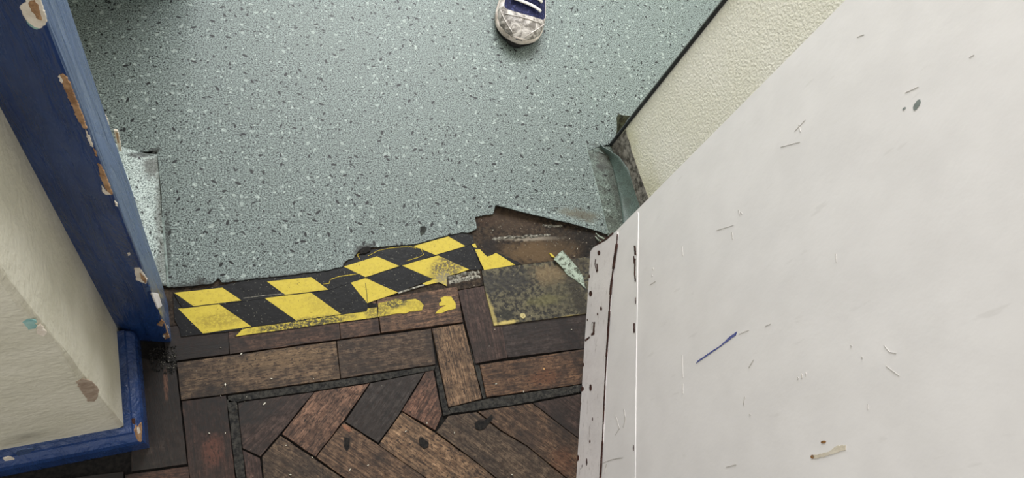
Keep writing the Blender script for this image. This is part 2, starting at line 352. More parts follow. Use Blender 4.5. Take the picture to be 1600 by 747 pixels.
# ================================================================== SETTING
floor = struct(from_bm('floor', prism_bm([(-2.2,-1.2),(2.6,-1.2),(2.6,2.6),(-2.2,2.6)], -.06, -.008), 'base'))
def col_(r,g_,b): return (*rgb(r,g_,b), 1)
BLOCKS = [  # outline in survey points, grain from -> to, tint
 ([(356,497),(527,475),(532,529.5),(359,553)], None, (84,62,50)),
 ([(528,475),(588,467),(594,520.5),(533,529.3)], None, (112,84,66)),
 ([(589,467),(714,448),(723.5,503),(595.5,520)], None, (126,96,72)),
 ([(252,512),(355,497),(358,552.5),(262,565)], None, (48,38,34)),
 ([(276,566.5),(525,533),(531.5,591.5),(283,625)], None, (118,98,74)),
 ([(526.5,532.7),(673.5,513.5),(680.5,569),(533,591)], None, (94,78,62)),
 ([(675,513),(724,505.5),(753.5,622.5),(701,636)], 'v', (138,112,84)),
 ([(715.5,454),(771,444),(793.5,558.5),(743,568)], 'v', (80,62,56)),
 ([(772,500),(930,476),(930,542),(794.5,558.5)], None, (62,54,52)),
 ([(750,570),(930,543),(930,596.5),(760.5,620.5)], None, (112,84,60)),
 ([(284,627),(353,618),(370,770),(299,770)], 'v', (72,50,42)),
 ([(205,556),(262,567),(274,568),(292,725),(205,737)], 'v', (52,44,38)),
 ([(195,742),(294,729),(299,775),(195,785)], None, (88,60,46)),
 ([(-90,772),(193,737),(193,785),(-90,815)], None, (44,38,32)),
 ([(386,627),(490.5,612.5),(439,676),(407,713),(379,700),(373.5,652),(372,630)], ((500,612),(405,714)), (78,62,56)),
 ([(492,612.3),(577,599),(538,655.5),(493,713.5),(441,678)], ((577,599),(493,713)), (132,100,80)),
 ([(579,599),(663,582),(627,641.5),(591,692),(539.5,659)], ((664,582),(591,692)), (62,58,56)),
 ([(665,581.5),(677,579),(690.5,648),(680,672),(628.5,642)], ((664,582),(628,642)), (130,94,76)),
 ([(628,644),(680,676.5),(742,721.5),(802,770),(700,770),(592,695)], ((628,660),(742,740)), (146,118,88)),
 ([(701,650),(745,644),(781,673),(823,697.5),(912,770),(806,770),(743.5,720.5),(682,675)], ((682,675),(800,765)), (96,82,66)),
 ([(747,643),(831,630.5),(896,680),(930,706),(930,770),(915,770),(824,696.5),(782,671.5)], ((747,643),(896,750)), (104,82,62)),
 ([(833,630),(930,611),(930,703),(897,679)], ((833,630),(930,703)), (68,54,48)),
 ([(537,660),(590,694.5),(697,770),(572,770),(500,719),(494.5,714.5)], ((540,670),(640,740)), (116,92,70)),
 ([(438,681),(492.5,717.5),(568,770),(414,770),(409.5,714)], ((438,681),(530,744)), (98,82,64)),
 ([(379,703),(406,716),(412,770),(388,770)], 'v', (84,62,56)),
]
for i, (px, gr, tint) in enumerate(BLOCKS):
    pts = [F(p) for p in px]; c = sum(pts, Vector())/len(pts)
    if gr is None: d = pts[1]-pts[0]
    elif gr == 'v': d = pts[-2]-pts[1] if len(pts) > 4 else pts[2]-pts[1]
    else: d = F(gr[1])-F(gr[0])
    a = math.atan2(d.y, d.x); R = Matrix.Rotation(-a, 2)
    loc = [R @ Vector((p.x-c.x, p.y-c.y)) for p in pts]
    o = from_bm('parquet_block', prism_bm([tuple(v) for v in rag(loc, .0005, .018, True, i)], -.010, random.uniform(-.0012,.0004), None, .0004), 'wood', floor)
    o.location = (c.x, c.y, 0); o.rotation_euler.z = a; gm_ = sum(tint)/3; o.color = col_(*[gm_*1.05+(v-gm_)*.85 for v in tint])
# the herringbone carries on towards the viewer and behind the door leaf
def clip(poly, p, n):
    out = []
    for a, b in zip(poly, poly[1:]+poly[:1]):
        da, db = (a-p).dot(n), (b-p).dot(n)
        if da >= 0: out.append(a)
        if da*db < 0: out.append(a+(b-a)*(da/(da-db)))
    return out
def v2(p): return Vector((p[0], p[1]))
def side(a, b, inside):
    a, b = v2(a), v2(b); n = Vector((a.y-b.y, b.x-a.x)).normalized()
    return (a, n if (v2(inside)-a).dot(n) > 0 else -n)
f1, f2, f3 = F((-90,800)), F((931,772)), F((931,401))
WCORN = (-1.5,.10)
REG = [[side(f1, f2, (0,-.5)), side((-1.3,0),(-1.3,1),(0,0)), side((.80,.9),(.97,-.7),(0,0)), side((0,-1.0),(1,-1.0),(0,0))],
       [side(f1, f2, (0,.5)), side(f2, f3, (2,.3)), side((.83,.9),(.89,.3),(0,.3)), side((0,.585),(1,.585),(0,0))]]
HB = math.atan2((F((742,721))-F((680,676))).y, (F((742,721))-F((680,676))).x); BW = .072; BL = BW*4
tints = [(104,82,62),(84,64,54),(118,94,70),(62,56,52),(128,98,76),(92,76,60)]
for i in range(-26,27):
    for j in range(-6,7):
        for k in (0,1):
            # classic herringbone lattice of 4:1 blocks
            ox = (i + j*4)*BW; oy = (i - j*4)*BW
            q = [(0,0),(BL,0),(BL,BW),(0,BW)] if k == 0 else [(BL,0),(BL+BW,0),(BL+BW,BL),(BL,BL)]
            pts = [Vector((x+ox+(0 if k == 0 else 0), y+oy)) for x, y in q]
            if k: pts = [p+Vector((0, -BL+BW)) for p in pts]
            Rm = Matrix.Rotation(HB, 2); pts = [Rm @ p + Vector((.2,-.3)) for p in pts]
            for reg in REG:
                c_ = pts
                for p_, n_ in reg:
                    c_ = clip(c_, p_, n_)
                    if len(c_) < 3: break
                if len(c_) < 3: continue
                ar = abs(sum(c_[t].x*c_[(t+1)%len(c_)].y-c_[(t+1)%len(c_)].x*c_[t].y for t in range(len(c_))))/2
                if ar < .0006: continue
                c0_ = sum(c_, Vector((0,0)))/len(c_); a = HB + (math.pi/2 if k else 0); R = Matrix.Rotation(-a, 2)
                loc = [R @ ((p-c0_)*(1-.0009/max(.02,(p-c0_).length))) for p in c_]
                o = from_bm('parquet_block', prism_bm([tuple(v) for v in loc], -.010, random.uniform(-.0012,.0002), None, .0004), 'wood', floor)
                tt = tints[random.randrange(6)]; o.location = (c0_.x, c0_.y, 0); o.rotation_euler.z = a; o.color = col_(*tt)
for px in ([(356,619),(532,593),(681,571),(678.5,578),(577.6,597.5),(490,611),(384,625.5),(357,629)], [(354.5,624),(370,629),(373,655),(386.5,770),(372,770)],
           [(682,571.5),(685,571),(700,637.5),(706,646.5),(693,650),(679.5,578.5)], [(701.5,638),(758,623.8),(930,597.5),(930,608),(805,632.5),(706,646)],
           [(725.2,506.2),(743,569.5),(749,571),(759.5,622),(755,623)]):
    slab('inlay_strip', px, -.010, -.0022, 'strip', floor, amp=.0007, bev=.0003, step=.012)
slab('threshold_board', [(735,300),(960,290),(985,400),(930,401),(820,412.5),(752,421.5),(742,400)], -.010, -.0012, 'threshold', floor)
slab('threshold_board', [(240,400),(735,330),(752,421),(755,446),(714,453),(588,466),(355,496),(250,512)], -.010, -.0016, 'threshold', floor)
# rolling glue ridge left on the threshold
def ridge(name, a, b, wd, h, mat, par, n=70, seed=5):
    a, b = F(a), F(b); d = (b-a).normalized(); s = Vector((-d.y,d.x,0)); rows = []
    for i in range(n+1):
        t = i/n; c = a.lerp(b, t); env = math.sin(math.pi*min(1,max(0,t)))**.4; row = []
        for j in range(9):
            u = (j-4)/4; q = c + s*u*wd*(.7+.6*noise.noise((i*.21,seed,0))) + s*.004*noise.noise((i*.13,seed+4,0))
            q.z = -.002 + env*max(0, (1-u*u)*h*(.45+.9*noise.noise((i*.5,u*2.2,seed))+.2)); row.append(q)
        rows.append(row)
    o = from_bm(name, loft(rows), mat, par); o['kind'] = 'stuff'; return o
ridge('glue_ridge', (768,373), (862,367), .0055, .004, 'dust', floor)
ridge('glue_ridge', (846,353), (880,353), .006, .003, 'dust', floor, 30, 9)
ridge('glue_ridge', (664,441), (750,424), .007, .003, 'dust', floor, 60, 2)
ridge('glue_ridge', (700,441), (751,431), .008, .0025, 'dust', floor, 50, 12)
# grit packed in the corner by the frame and below the skirting
def grit(name, px, n, smin, smax, mat, par, z=0.0, seed=4):
    rnd = random.Random(seed); bm = bmesh.new(); xs = [p[0] for p in px]; ys = [p[1] for p in px]
    def inside(x, y):
        k = False
        for (x1,y1),(x2,y2) in zip(px, px[1:]+px[:1]):
            if (y1 > y) != (y2 > y) and x < (x2-x1)*(y-y1)/(y2-y1)+x1: k = not k
        return k
    while n:
        x, y = rnd.uniform(min(xs),max(xs)), rnd.uniform(min(ys),max(ys))
        if not inside(x, y): continue
        n -= 1; c = F((x,y)); s = rnd.uniform(smin, smax); a = rnd.uniform(0,6.3); e = rnd.uniform(.4,1)
        q = [Vector((c.x+math.cos(a+k)*s*(1 if j%2 else e), c.y+math.sin(a+k)*s*(1 if j%2 else e), z-.0004)) for j, k in enumerate((0,1.57,3.14,4.71))]
        v = [bm.verts.new(p) for p in q]; t = bm.verts.new((c.x+s*.2, c.y, z+s*rnd.uniform(.4,.9)))
        for i in range(4): bm.faces.new((v[i],v[(i+1)%4],t))
        bm.faces.new(v[::-1])
    o = from_bm(name, bm, mat, par); o['kind'] = 'stuff'; return o
grit('packed_grit', [(232,545),(275,540),(278,578),(268,585),(236,580)], 260, .0008, .0026, 'strip', floor, -.0005)
grit('packed_grit', [(252,548),(276,552),(274,575),(250,575)], 36, .0006, .0015, 'dust', floor, 0, 7)
grit('packed_grit', [(368,622),(386,620),(378,645),(370,642)], 26, .0006, .0014, 'dust', floor, -.0012, 8)
grit('packed_grit', [(836,600),(905,600),(905,615),(840,622)], 60, .0005, .0013, 'dust', floor, -.002, 9)
grit('packed_grit', [(755,345),(930,360),(940,395),(760,372)], 90, .0005, .0017, 'dust', floor, -.0008, 10)
grit('packed_grit', [(757,425),(905,405),(905,485),(775,500)], 70, .0004, .0011, 'dust', floor, .0008, 11)

def spot(name, px, par, z0=-.002, z1=.0009, mat='base', sd=1):
    return slab(name, px, z0, z1, mat, par, amp=.0005, bev=.0003, step=.004, seed=sd)
spot('tar_spot', [(655,686),(660,683),(664,687),(670,692),(669,699),(662,701),(656,696)], floor)
spot('tar_spot', [(742,661),(749,656),(757,657),(765,650),(769,647),(770,654),(764,662),(757,670),(749,672),(743,669)], floor, sd=2)
spot('tar_spot', [(538,683),(547,685),(546,700),(542,706),(537,698)], floor, sd=3, z1=.0004)
spot('tar_spot', [(573,474),(580,471),(588,478),(584,487),(577,484)], floor, sd=4, z1=.0005)
# left pier: cream plaster, blue skirting, blue frame post
WC = Vector((-.200,.268,0)); WL = Vector((-1.5,.113,0)); WR = Vector((-.2225,.440,0))
def pier():
    arc = []                                                       # rounded plaster corner
    d1 = (WC-WL).normalized(); d2 = (WR-WC).normalized(); r = .008
    p0 = WC-d1*r; p2 = WC+d2*r
    for k in range(7):
        t = k/6; arc.append(p0.lerp(WC,t).lerp(WC.lerp(p2,t),t))
    foot = [WL]+arc+[WR, Vector((-.264,.80,0)), Vector((-1.5,.80,0))]
    zs = [-.008]+[i*.05 for i in range(1,48)]; rows = []
    for z in zs:
        row = []
        for i, p in enumerate(foot):
            q = p.copy(); q.z = z
            if 1 <= i <= 7 and z > 0: q += Vector((noise.noise((z*14,i*.3,1)), noise.noise((z*14,i*.3,5)), 0))*.0022
            row.append(q)
        rows.append(row+[row[0].copy()])
    bm = loft(rows); bmesh.ops.remove_doubles(bm, verts=bm.verts, dist=1e-6); bmesh.ops.holes_fill(bm, edges=bm.edges)
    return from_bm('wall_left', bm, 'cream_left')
wl = struct(pier())
wallpatch('plaster_chip', [(119,596),(130,592),(140,594),(150,603),(154,608),(152,620),(147,627),(137,627),(132,617),(126,610)], WL, WC, .0006, 'plasterchip', wl, .0012)
wallpatch('teal_paint_spot', [(35,503),(44,497),(56,500),(58,512),(44,514)], WL, WC, .0006, 'teal', wl, .0015)
wallpatch('filler_spot', [(56,510),(64,506),(72,516),(68,524),(58,520)], WL, WC, .0012, 'primer', wl, .0015)
# skirting profile swept round the corner
prof = [(0,0),(.0265,0),(.0262,.045),(.0235,.056),(.0185,.0615),(.0125,.066),(.0105,.0705),(0,.0705)]
def skirt():
    d1 = (WC-WL).normalized(); d2 = (WR-WC).normalized(); n1 = Vector((d1.y,-d1.x,0)); n2 = Vector((d2.y,-d2.x,0))
    mit = (n1+n2)/(1+n1.dot(n2)); rows = []
    for P, nn in ((WL,n1),(WL.lerp(WC,.5),n1),(WC,mit),(WR-d2*.012,n2)):
        rows.append([P+nn*o_+Vector((0,0,z)) for o_, z in prof+prof[:1]])
    bm = loft(rows); bmesh.ops.remove_doubles(bm, verts=bm.verts, dist=1e-6); bmesh.ops.holes_fill(bm, edges=bm.edges)
    for f in bm.faces: f.smooth = False
    return from_bm('baseboard_left', bm, 'blue')
bl = struct(skirt())
wallpatch('paint_chip', [(206,654),(210,654),(210,663),(207,661)], F((232,697)), F((228,543)), .0012, 'brownchip', bl, .0006)
kn = Vector((.0268,0,0)); SKa = F((232,697)); SKb = F((228,543)); SKc = F((0,742))
wallpatch('paint_chip', [(212,664),(215,668),(220,660),(221,672),(220,690),(217,690),(213,683),(210,672)], SKa, SKb, .0012, 'bare', bl, .001)
wallpatch('paint_chip', [(212,668),(216,668),(218,676),(214,679)], SKa, SKb, .0016, 'primer', bl, .0006)
wallpatch('paint_chip', [(4,716),(14,713),(22,716),(22,718),(8,720)], SKc, SKa, .0004, 'primer', bl, .0008)
wallpatch('paint_scuff', [(22,708),(30,703),(52,700),(56,701),(45,708),(28,712)], SKc, SKa, .0004, 'blue_side', bl, .001)
# frame post
PA = Vector((-.2226,.4368,0)); PB = Vector((-.1446,.4270,0))
def post():
    ZS = [-.001,.05,.12,.2,.3,.437,.6,.835,1.1,1.5,2.05]
    def fr(z): 
        t = min(z,.9); return Vector((-.1446-.0125*t, .427+.001*t, 0))
    cal = sorted([(onwall(p,(-.2,.505),(.2,.505)).z, onwall(p,(-.2,.505),(.2,.505)).x) for p in ((105,0),(137,105),(162,170),(192,250),(230,373),(248,425))])
    def bk(z):
        if z <= cal[0][0]: x = cal[0][1]+.002*(z-cal[0][0])
        elif z >= cal[-1][0]: x = cal[-1][1]
        else:
            for (z0,x0),(z1,x1) in zip(cal,cal[1:]):
                if z0 <= z <= z1: x = x0+(x1-x0)*(z-z0)/(z1-z0)
        return Vector((x,.505,0))
    rows = []; r = .004
    for z in ZS:
        a, b, c = PA.copy(), fr(z), bk(z); d1 = (b-a).normalized(); d2 = (c-b).normalized(); d3 = Vector((-1,0,0))
        row = [a, b-d1*r, b-d1*r*.3+d2*r*.3, b+d2*r, c-d2*r*.6, c+d3*r*.6, Vector((-.2226-.005,.505,0))]
        row = [q+Vector((0,0,z)) for q in row]; rows.append(row+[row[0].copy()])
    bm = loft(rows); bmesh.ops.remove_doubles(bm, verts=bm.verts, dist=1e-6); bmesh.ops.holes_fill(bm, edges=bm.edges)
    o = from_bm('door_frame_post', bm, ['blue','blue_side'])
    for f in o.data.polygons:                                       # grazing sheen on the reveal side, put in as a paler blue
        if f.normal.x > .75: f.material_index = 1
    return o
dp = struct(post()); dp.name = 'trim_1'
chips = [([(31,10),(38,3),(50,-6),(62,-4),(70,20),(74,33),(63,43),(55,41),(45,34),(36,22)],'primer',.0010), ([(45,3),(55,-4),(62,14),(66,30),(60,28),(50,16)],'bare',.0014), ([(44,33),(56,41),(63,43),(58,45),(48,40),(41,30)],'teal',.0009),
 ([(93,117),(98,114),(106,122),(117,150),(127,175),(136,200),(130,199),(122,186),(110,158),(103,142)],'bare',.0010), ([(91,118),(94,115),(99,124),(97,128)],'primer',.0014), ([(134,201),(140,214),(146,229),(141,226),(136,213)],'primer',.0010), ([(146,231),(150,236),(152,244),(148,241)],'bare',.0010),
 ([(153,254),(158,258),(166,276),(176,303),(171,303),(163,290),(157,275)],'bare',.0010), ([(159,288),(165,296),(174,303),(166,303),(160,298)],'primer',.0014), ([(179,313),(183,317),(184,322),(180,320)],'primer',.001),
 ([(210,418),(218,418),(230,436),(228,443),(219,439),(213,437)],'primer',.0010), ([(219,424),(229,436),(228,442),(220,434)],'bare',.0014), ([(228,449),(234,446),(235,453),(229,456)],'blue_side',.0008),
 ([(245,507),(252,499),(257,503),(253,509)],'bare',.0010), ([(255,522),(261,520),(264,506),(266,508),(265,527),(258,529)],'bare',.0012), ([(254,524),(258,522),(258,528)],'primer',.0015), ([(199,395),(203,394),(204,398),(200,399)],'primer',.0008)]
for px, mt, pr in chips: wallpatch('paint_chip', px, PA, PB, pr, mt, dp, .0008, sclamp=(0,.0785))
wallpatch('filler_patch', [(236,458),(251,460),(252,478),(246,482)], PB, Vector((-.1605,.505,0)), .0012, 'scuff', dp, .001)
wallpatch('paint_scuff', [(251,452),(254,452),(262,492),(264,512),(262,512),(256,480)], PB, Vector((-.1605,.505,0)), .0012, 'primer', dp, .0004)
wallpatch('paint_chip', [(178,202),(184,203),(187,214),(190,236),(186,234),(181,216)], Vector((-.249,.79,0)), Vector((-.10,.79,0)), .002, 'primer', wl, .0008)
wallpatch('paint_chip', [(181,205),(184,206),(186,222),(184,221)], Vector((-.249,.79,0)), Vector((-.10,.79,0)), .0025, 'bare', wl, .0004)
wallpatch('paint_chip', [(162,178),(166,180),(170,192),(170,196),(165,190)], Vector((-.249,.79,0)), Vector((-.10,.79,0)), .002, 'primer', wl, .0006)

# right wall (textured cream) beyond the door leaf
CF = F((955,228)); CF.z = 0; CD = Vector((.105,-.995,0)).normalized(); CN = CF + CD*1.6
wr_pts = [CF, CF+Vector((1.7,.9,0)), CN+Vector((1.5,0,0)), CN]
wr = struct(from_bm('wall_right', prism_bm([tuple(p[:2]) for p in wr_pts], -.008, 2.4), 'cream_rough'))
band = [(955,227),(962,219),(970,212),(978,203),(981,215),(985,225),(987,236),(991,247),(995,258),(999,270),(1004,284),(1010,300),(1016,316),(1030,350),(1030,372),(960,372)]
o = wallpatch('bare_glue_band', band, CF, CN, .0012, 'glue', wr, .0008)
ob = struct(from_bm('trim_2', tube([CF+Vector((-.002,.002,.0035)), CF+Vector((-.002,.002,2.38))], .0048, seg=8), 'black_rubber'))  # black seal; its lowest stretch is extended to stand in for a shadow line
bm = tube([CF+Vector((-.0065,.0035,.10)), CF+Vector((-.0065,.0035,2.38))], .0016, seg=6); o = from_bm('seal_bead', bm, 'greymark', ob)

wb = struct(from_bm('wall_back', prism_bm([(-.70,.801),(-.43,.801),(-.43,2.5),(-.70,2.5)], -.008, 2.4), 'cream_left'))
panel_ = struct(from_bm('shade_panel', prism_bm([(-.428,1.235),(-.13,1.30),(-.138,1.34),(-.428,1.275)], .004, 2.0), 'blue'))  # unseen panel added to cast the soft shadow at far left
# ================================================================== THINGS
# vinyl sheet
TOP = .003
def P(p, z=TOP): return F(p, z)
E0 = [(263,449),(282,448),(305,446),(332,443),(341,434),(347,441),(378,438),(386,437),(410,434),(440,431.5),(470,427),(500,424),(520,420),(536,416),(541,407),(553,403),(557,396),(561,391),(573,386),(600,385),(625,383),(646,381.5),(672,375),(700,367.5),(722,362.5),(732,363.5),(738,361),(745,357),(744,350),(742,339),(757,336),(771,334)]
edge = rag([P(p) for p in E0], .0009, .005, False, 2)
baseL = [(774,321),(800,317),(830,322),(862,329),(893,337),(922,348),(949,364)]
tipL = [(774.5,320),(798,326),(824,333),(862,342),(896,350),(925,358),(949,366)]
hts = [.014,.013,.012,.011,.009,.006,.003]
def vinyl_sheet():
    bm = bmesh.new()
    base = [P(p) for p in baseL]
    seamR = [P(p) for p in ((942,330),(934,296),(926,262),(918,236),(930,231),(948,226))]
    outline = [Vector((p.x,p.y)) for p in edge] + [Vector(p[:2]) for p in base] + [Vector(p[:2]) for p in seamR]
    outline += [Vector((CF.x-.002,CF.y-.001)), Vector((CF.x+.02,CF.y+.016)), Vector((2.4,CF.y+.85)), Vector((2.4,2.5)), Vector((-.429,2.5)), Vector((-.429,.825)), Vector((-.262,.815)), Vector(P((245,236))[:2]), Vector(P((249,300))[:2]), Vector(P((256,370))[:2])]
    prism_bm([tuple(v) for v in outline], .0002, TOP, bm)
    rows = []; N_ = 4
    def sub(lst, k=6):
        out = []
        for a, b in zip(lst, lst[1:]): out += [a.lerp(b, j/k) for j in range(k)]
        return out+[lst[-1]]
    tips = sub([F(p, h) for p, h in zip(tipL, hts)]); bs = sub(base)
    tips = [t+Vector((noise.noise((i*.7,1,1))*.0008, noise.noise((i*.9,3,1))*.0012, noise.noise((i*.3,5,1))*.001)) for i, t in enumerate(tips)]
    for k in range(N_+1):
        t = k/N_; rows.append([Vector((a.x+(b.x-a.x)*t, a.y+(b.y-a.y)*t, a.z+(b.z-a.z)*t**1.6)) for a, b in zip(bs, tips)])
    low = [[q-Vector((0,0,.0024)) for q in r] for r in rows]
    loft(rows, bm); loft(low, bm); loft([rows[-1], low[-1]], bm); loft([[r[0] for r in rows],[r[0] for r in low]], bm)
    return from_bm('vinyl_sheet', bm, 'vinyl')
vs_ = tag(vinyl_sheet(), 'green speckled vinyl flooring sheet with a torn curling front edge under the trainer', 'flooring')
adj = lambda o: (setattr(o, 'parent', vs_), o)[1]
def line3(name, px, r, mat, z=TOP, flat=.5):
    return adj(from_bm(name, tube([F(p, z) for p in px], r, seg=6, flat=flat), mat))
line3('weld_seam', [(876,-20),(884,18),(891,42),(897,60),(905,86),(912,110),(925,150),(938,190),(950,226)], .0011, 'grey_line', flat=.5)
line3('weld_seam', [(915,225),(921,250),(928,275),(934,298),(942,330),(950,364)], .0013, 'grey_line')
line3('weld_seam', [(253,340),(257,380),(260,415),(262,448)], .0023, 'grey_line')
line3('weld_seam', [(245,235),(247,262),(249,280),(251,310),(253,340)], .0011, 'grey_dark')
spot('tar_spot', [(657,355),(664,353),(666,358),(664,364),(658,369),(656,362)], vs_, .002, .0036, 'grey_dark', 5)
spot('tar_spot', [(561,392),(566,387),(574,385),(580,386),(579,392),(571,396),(563,397)], vs_, .001, .0036, 'base', 6)
line3('open_crack', [(246,258),(249,285),(252,312)], .0016, 'grey_dark', flat=.4)
line3('open_crack', [(208,247),(222,247),(234,242),(245,236)], .0016, 'grey_dark', flat=.4)
# left cove: the vinyl turned up against the wall behind the frame
rows = []
for i in range(25):
    y = .535+(.815-.535)*i/24; xs = -.157-(.030)*(i/24); xw = -.234-.026*(i/24); row = []
    for j in range(13):
        t = j/12; a = t*math.pi/2; xx = xs+(xw-xs)*math.sin(a) if t < 1 else xw
        z = .003+(1-math.cos(a))*.055; row.append(Vector((xx, y+.004*noise.noise((t*3,i*.2,2)), z)))
    rows.append(row)
o = from_bm('cove_upstand', loft(rows, thick=.002), 'vinyl_cove', smooth=True); adj(o)
# right: soiled strip, peeling upstand and the loose tongue at the wall corner
strip = tag(slab('vinyl_strip', [(918.5,236),(930,232),(944,229),(955,229),(966,250),(985,300),(1005,350),(1000,385),(953,377),(948,362),(942,330),(934,297),(926,263)], .0003, .0027, 'vinyl_dirty', amp=.0006),
            'narrow soiled green vinyl strip between the seam and the peeling cove at the wall', 'flooring')
crease = [(938,229),(951,243),(958,262),(964,288),(969,312),(972,335),(974,362)]
topc = [(938,226),(953,235),(968,245),(981,262),(992,284),(1001,305),(1012,332)]
zt = [.010,.022,.032,.038,.040,.040,.040]
def sub3(l, k=5):
    out = []
    for a, b in zip(l, l[1:]): out += [a.lerp(b, j/k) for j in range(k)]
    return out+[l[-1]]
c0 = sub3([F(p,.0028) for p in crease]); t0 = sub3([F(p,z) for p, z in zip(topc, zt)]); rows = []
for k in range(8):
    t = k/7; rows.append([Vector((a.x+(b.x-a.x)*t, a.y+(b.y-a.y)*t, a.z+(b.z-a.z)*(t**1.5))) for a, b in zip(c0, t0)])
o = from_bm('peeling_cove', loft(rows, thick=.0018), 'flap', smooth=True); adopt(o, strip) if False else setattr(o, 'parent', strip)
bm = loft([[F((936,222),.012),F((944,230),.015),F((957,238),.018)],[F((940,229),.006),F((946,234),.009),F((958,243),.012)]], thick=.0015)
o = from_bm('torn_tongue', bm, 'flap', strip)
o = from_bm('torn_tongue', tube([F(p,z) for p, z in (((918,228),.004),((929,233),.007),((944,240),.004))], [.0004,.0012,.001], flat=.6), 'grey_line', strip)
# cove remnant on the far side of the wall corner
outer = [((963,184),.060),((966,178),.066),((975,180),.066),((986,181),.070),((993,179),.080)]
inner = [((957,226),.001),((959,220),.003),((962,213),.006),((966,207),.010),((972,200),.016)]
rows = []
A_ = sub3([F(p,z) for p, z in outer],3)
B_ = sub3([F(p,z) for p, z in inner],3)
for k in range(7):
    t = k/6; rows.append([a.lerp(b,t)+Vector((.006*math.sin(t*math.pi), 0, 0)) for a, b in zip(B_, A_)])
cr = tag(from_bm('cove_remnant', loft(rows, thick=.0018), 'cove_dirty', smooth=True), 'grimy curled vinyl scrap standing against the black edge of the cream wall', 'flooring scrap')

# hazard tape
def tape(name, base_px, yellows, label, zb, lines=(), amp=.0004, basemat='black'):
    bm = prism_bm([tuple(p[:2]) for p in rag([F(p,zb) for p in base_px], amp, .008, True, 4)], zb-.0011, zb, mi=0)
    for k, y in enumerate(yellows):
        prism_bm([tuple(p[:2]) for p in rag([F(p,zb+.0002) for p in y], amp*.6, .010, True, k)], zb-.0001, zb+.0002, bm, mi=1)
    o = from_bm(name, bm, [basemat,'yellow']); tag(o, label, 'tape', 'hazard tape on the threshold')
    for pts, r, m in lines: from_bm('worn_edge', tube([F(p,zb+.0002) for p in pts], r, flat=.3), m, o)
    return o
tape('hazard_tape', [(271,457),(333,449),(386,438),(440,432.5),(500,425),(537,417),(546,405),(562,399),(576,391),(612,386),(648,382.5),(700,368),(722,363.5),(738,368),(741,379),(727,385.5),(680,399),(624,416.5),(571,434),(513,453.5),(446,461.5),(377,471),(302,480),(285,482)],
     [[(272,457.5),(347.6,449.5),(377,469.5),(302.6,478.4)], [(417,440),(486,433),(513,452.5),(445.6,460.5)], [(537,416.6),(588.6,400.5),(624,415.7),(571,433)], [(646,384.5),(700.6,369.4),(727,384.5),(680.4,398.4)]],
     'upper strip of black and yellow chequered hazard tape along the torn vinyl edge', .0010,
     [([(575,400),(590,392),(608,388),(640,385),(650,388)], .0006, 'tapeedge'), ([(505,444),(514,443),(516,437),(530,432),(552,429),(566,427)], .0007, 'tapeedge'), ([(562,405),(558,398),(567,393)], .0008, 'tapeedge'),
      ([(648,386),(658,389),(662,398),(654,402),(634,408)], .0006, 'tapeedge'), ([(380,466),(410,462),(444,459)], .0006, 'dust')])
tape('hazard_tape', [(270,459),(285,482.5),(302,480.5),(377,471.5),(446,462),(513,454),(547,441),(571,434.5),(624,417),(680,399.5),(727,386),(738,381),(741,390),(753,421),(733,421.5),(700,432),(672,438),(640,449.5),(622,457),(574,474),(573,486),(533,491.5),(463,501.5),(392,511),(375,516),(318,522),(283,526),(280,512),(273,500)],
     [[(278.5,482.5),(341,474.5),(392.6,510),(317,521)], [(413,465.5),(486,457.5),(533,491),(463,501)], [(547,440.8),(571,434.9),(622,457),(574,473.6)], [(627,414.6),(684.6,399.3),(733,421),(716,427),(698,432),(698,447),(686,441),(664,446),(660,443),(678,436),(672,434)]],
     'lower wide strip of black and yellow chequered hazard tape, scuffed at its right end', .0006,
     [([(571,442),(573,458),(574,472)], .0006, 'grey_dark'), ([(622,458),(650,449),(664,445)], .0018, 'dust'), ([(571,434),(620,458)], .0003, 'tapeedge')])
tape('hazard_tape', [(367,526),(378,514),(392,511.5),(463,502),(533,492),(573,486.5),(574,476),(590,474),(591,496),(480,510.5)], [[(368,525.6),(378.5,514.5),(392.6,511.8),(463,502.2),(533,492.2),(573,486.7),(574.5,482),(589.5,480),(590.3,495.6),(480,510)]],
     'narrow worn yellow band of tape over the front planks, blackened in its middle', .0004)
tape('hazard_tape', [(591,474),(622,466.5),(631,471),(636,468.5),(649,467),(657,471),(662,477),(659,485),(640,487),(633,490),(620,490),(591,495.5)], [[(592,476),(608,474),(620,482),(631,471),(636,469),(649,467.5),(656,471),(661.5,477),(658.5,484.5),(640,486.5),(633,489.5),(620,489.5),(592,495)]],
     'ragged torn end of yellow tape fading out over the front planks', .0007, basemat='yellow')
tape('hazard_tape', [(688,466),(694,463),(705,463.5),(708,468),(712,474),(712,482),(700,485),(690,489),(680,490),(684,485),(689,481),(697,477),(687,478),(686,474),(690,470)], [[(689,467),(694,464),(704,464.3),(707,468),(711,474),(711,481),(699,484),(684,488),(690,482),(698,477),(688,477),(691,470)]],
     'small loose flake of yellow tape on the plank beside the brass plate', .0008, basemat='yellow')
tape('hazard_tape', [(736,381),(743,379.5),(746.5,388),(751,389),(757,396),(761,400),(768,398),(775,394.5),(779,395),(796,403),(815,412),(806,414.5),(756,422.5),(748,405),(741,390)],
     [[(737,382),(742.5,380.3),(745.5,387.5),(740.5,386.5)], [(742,389.5),(750,389.5),(757,397),(761,401),(768,399),(775,395),(805,413.8),(756.5,422)]],
     'triangular yellow tape remnant with a bitten upper edge on the bare threshold', .0016)
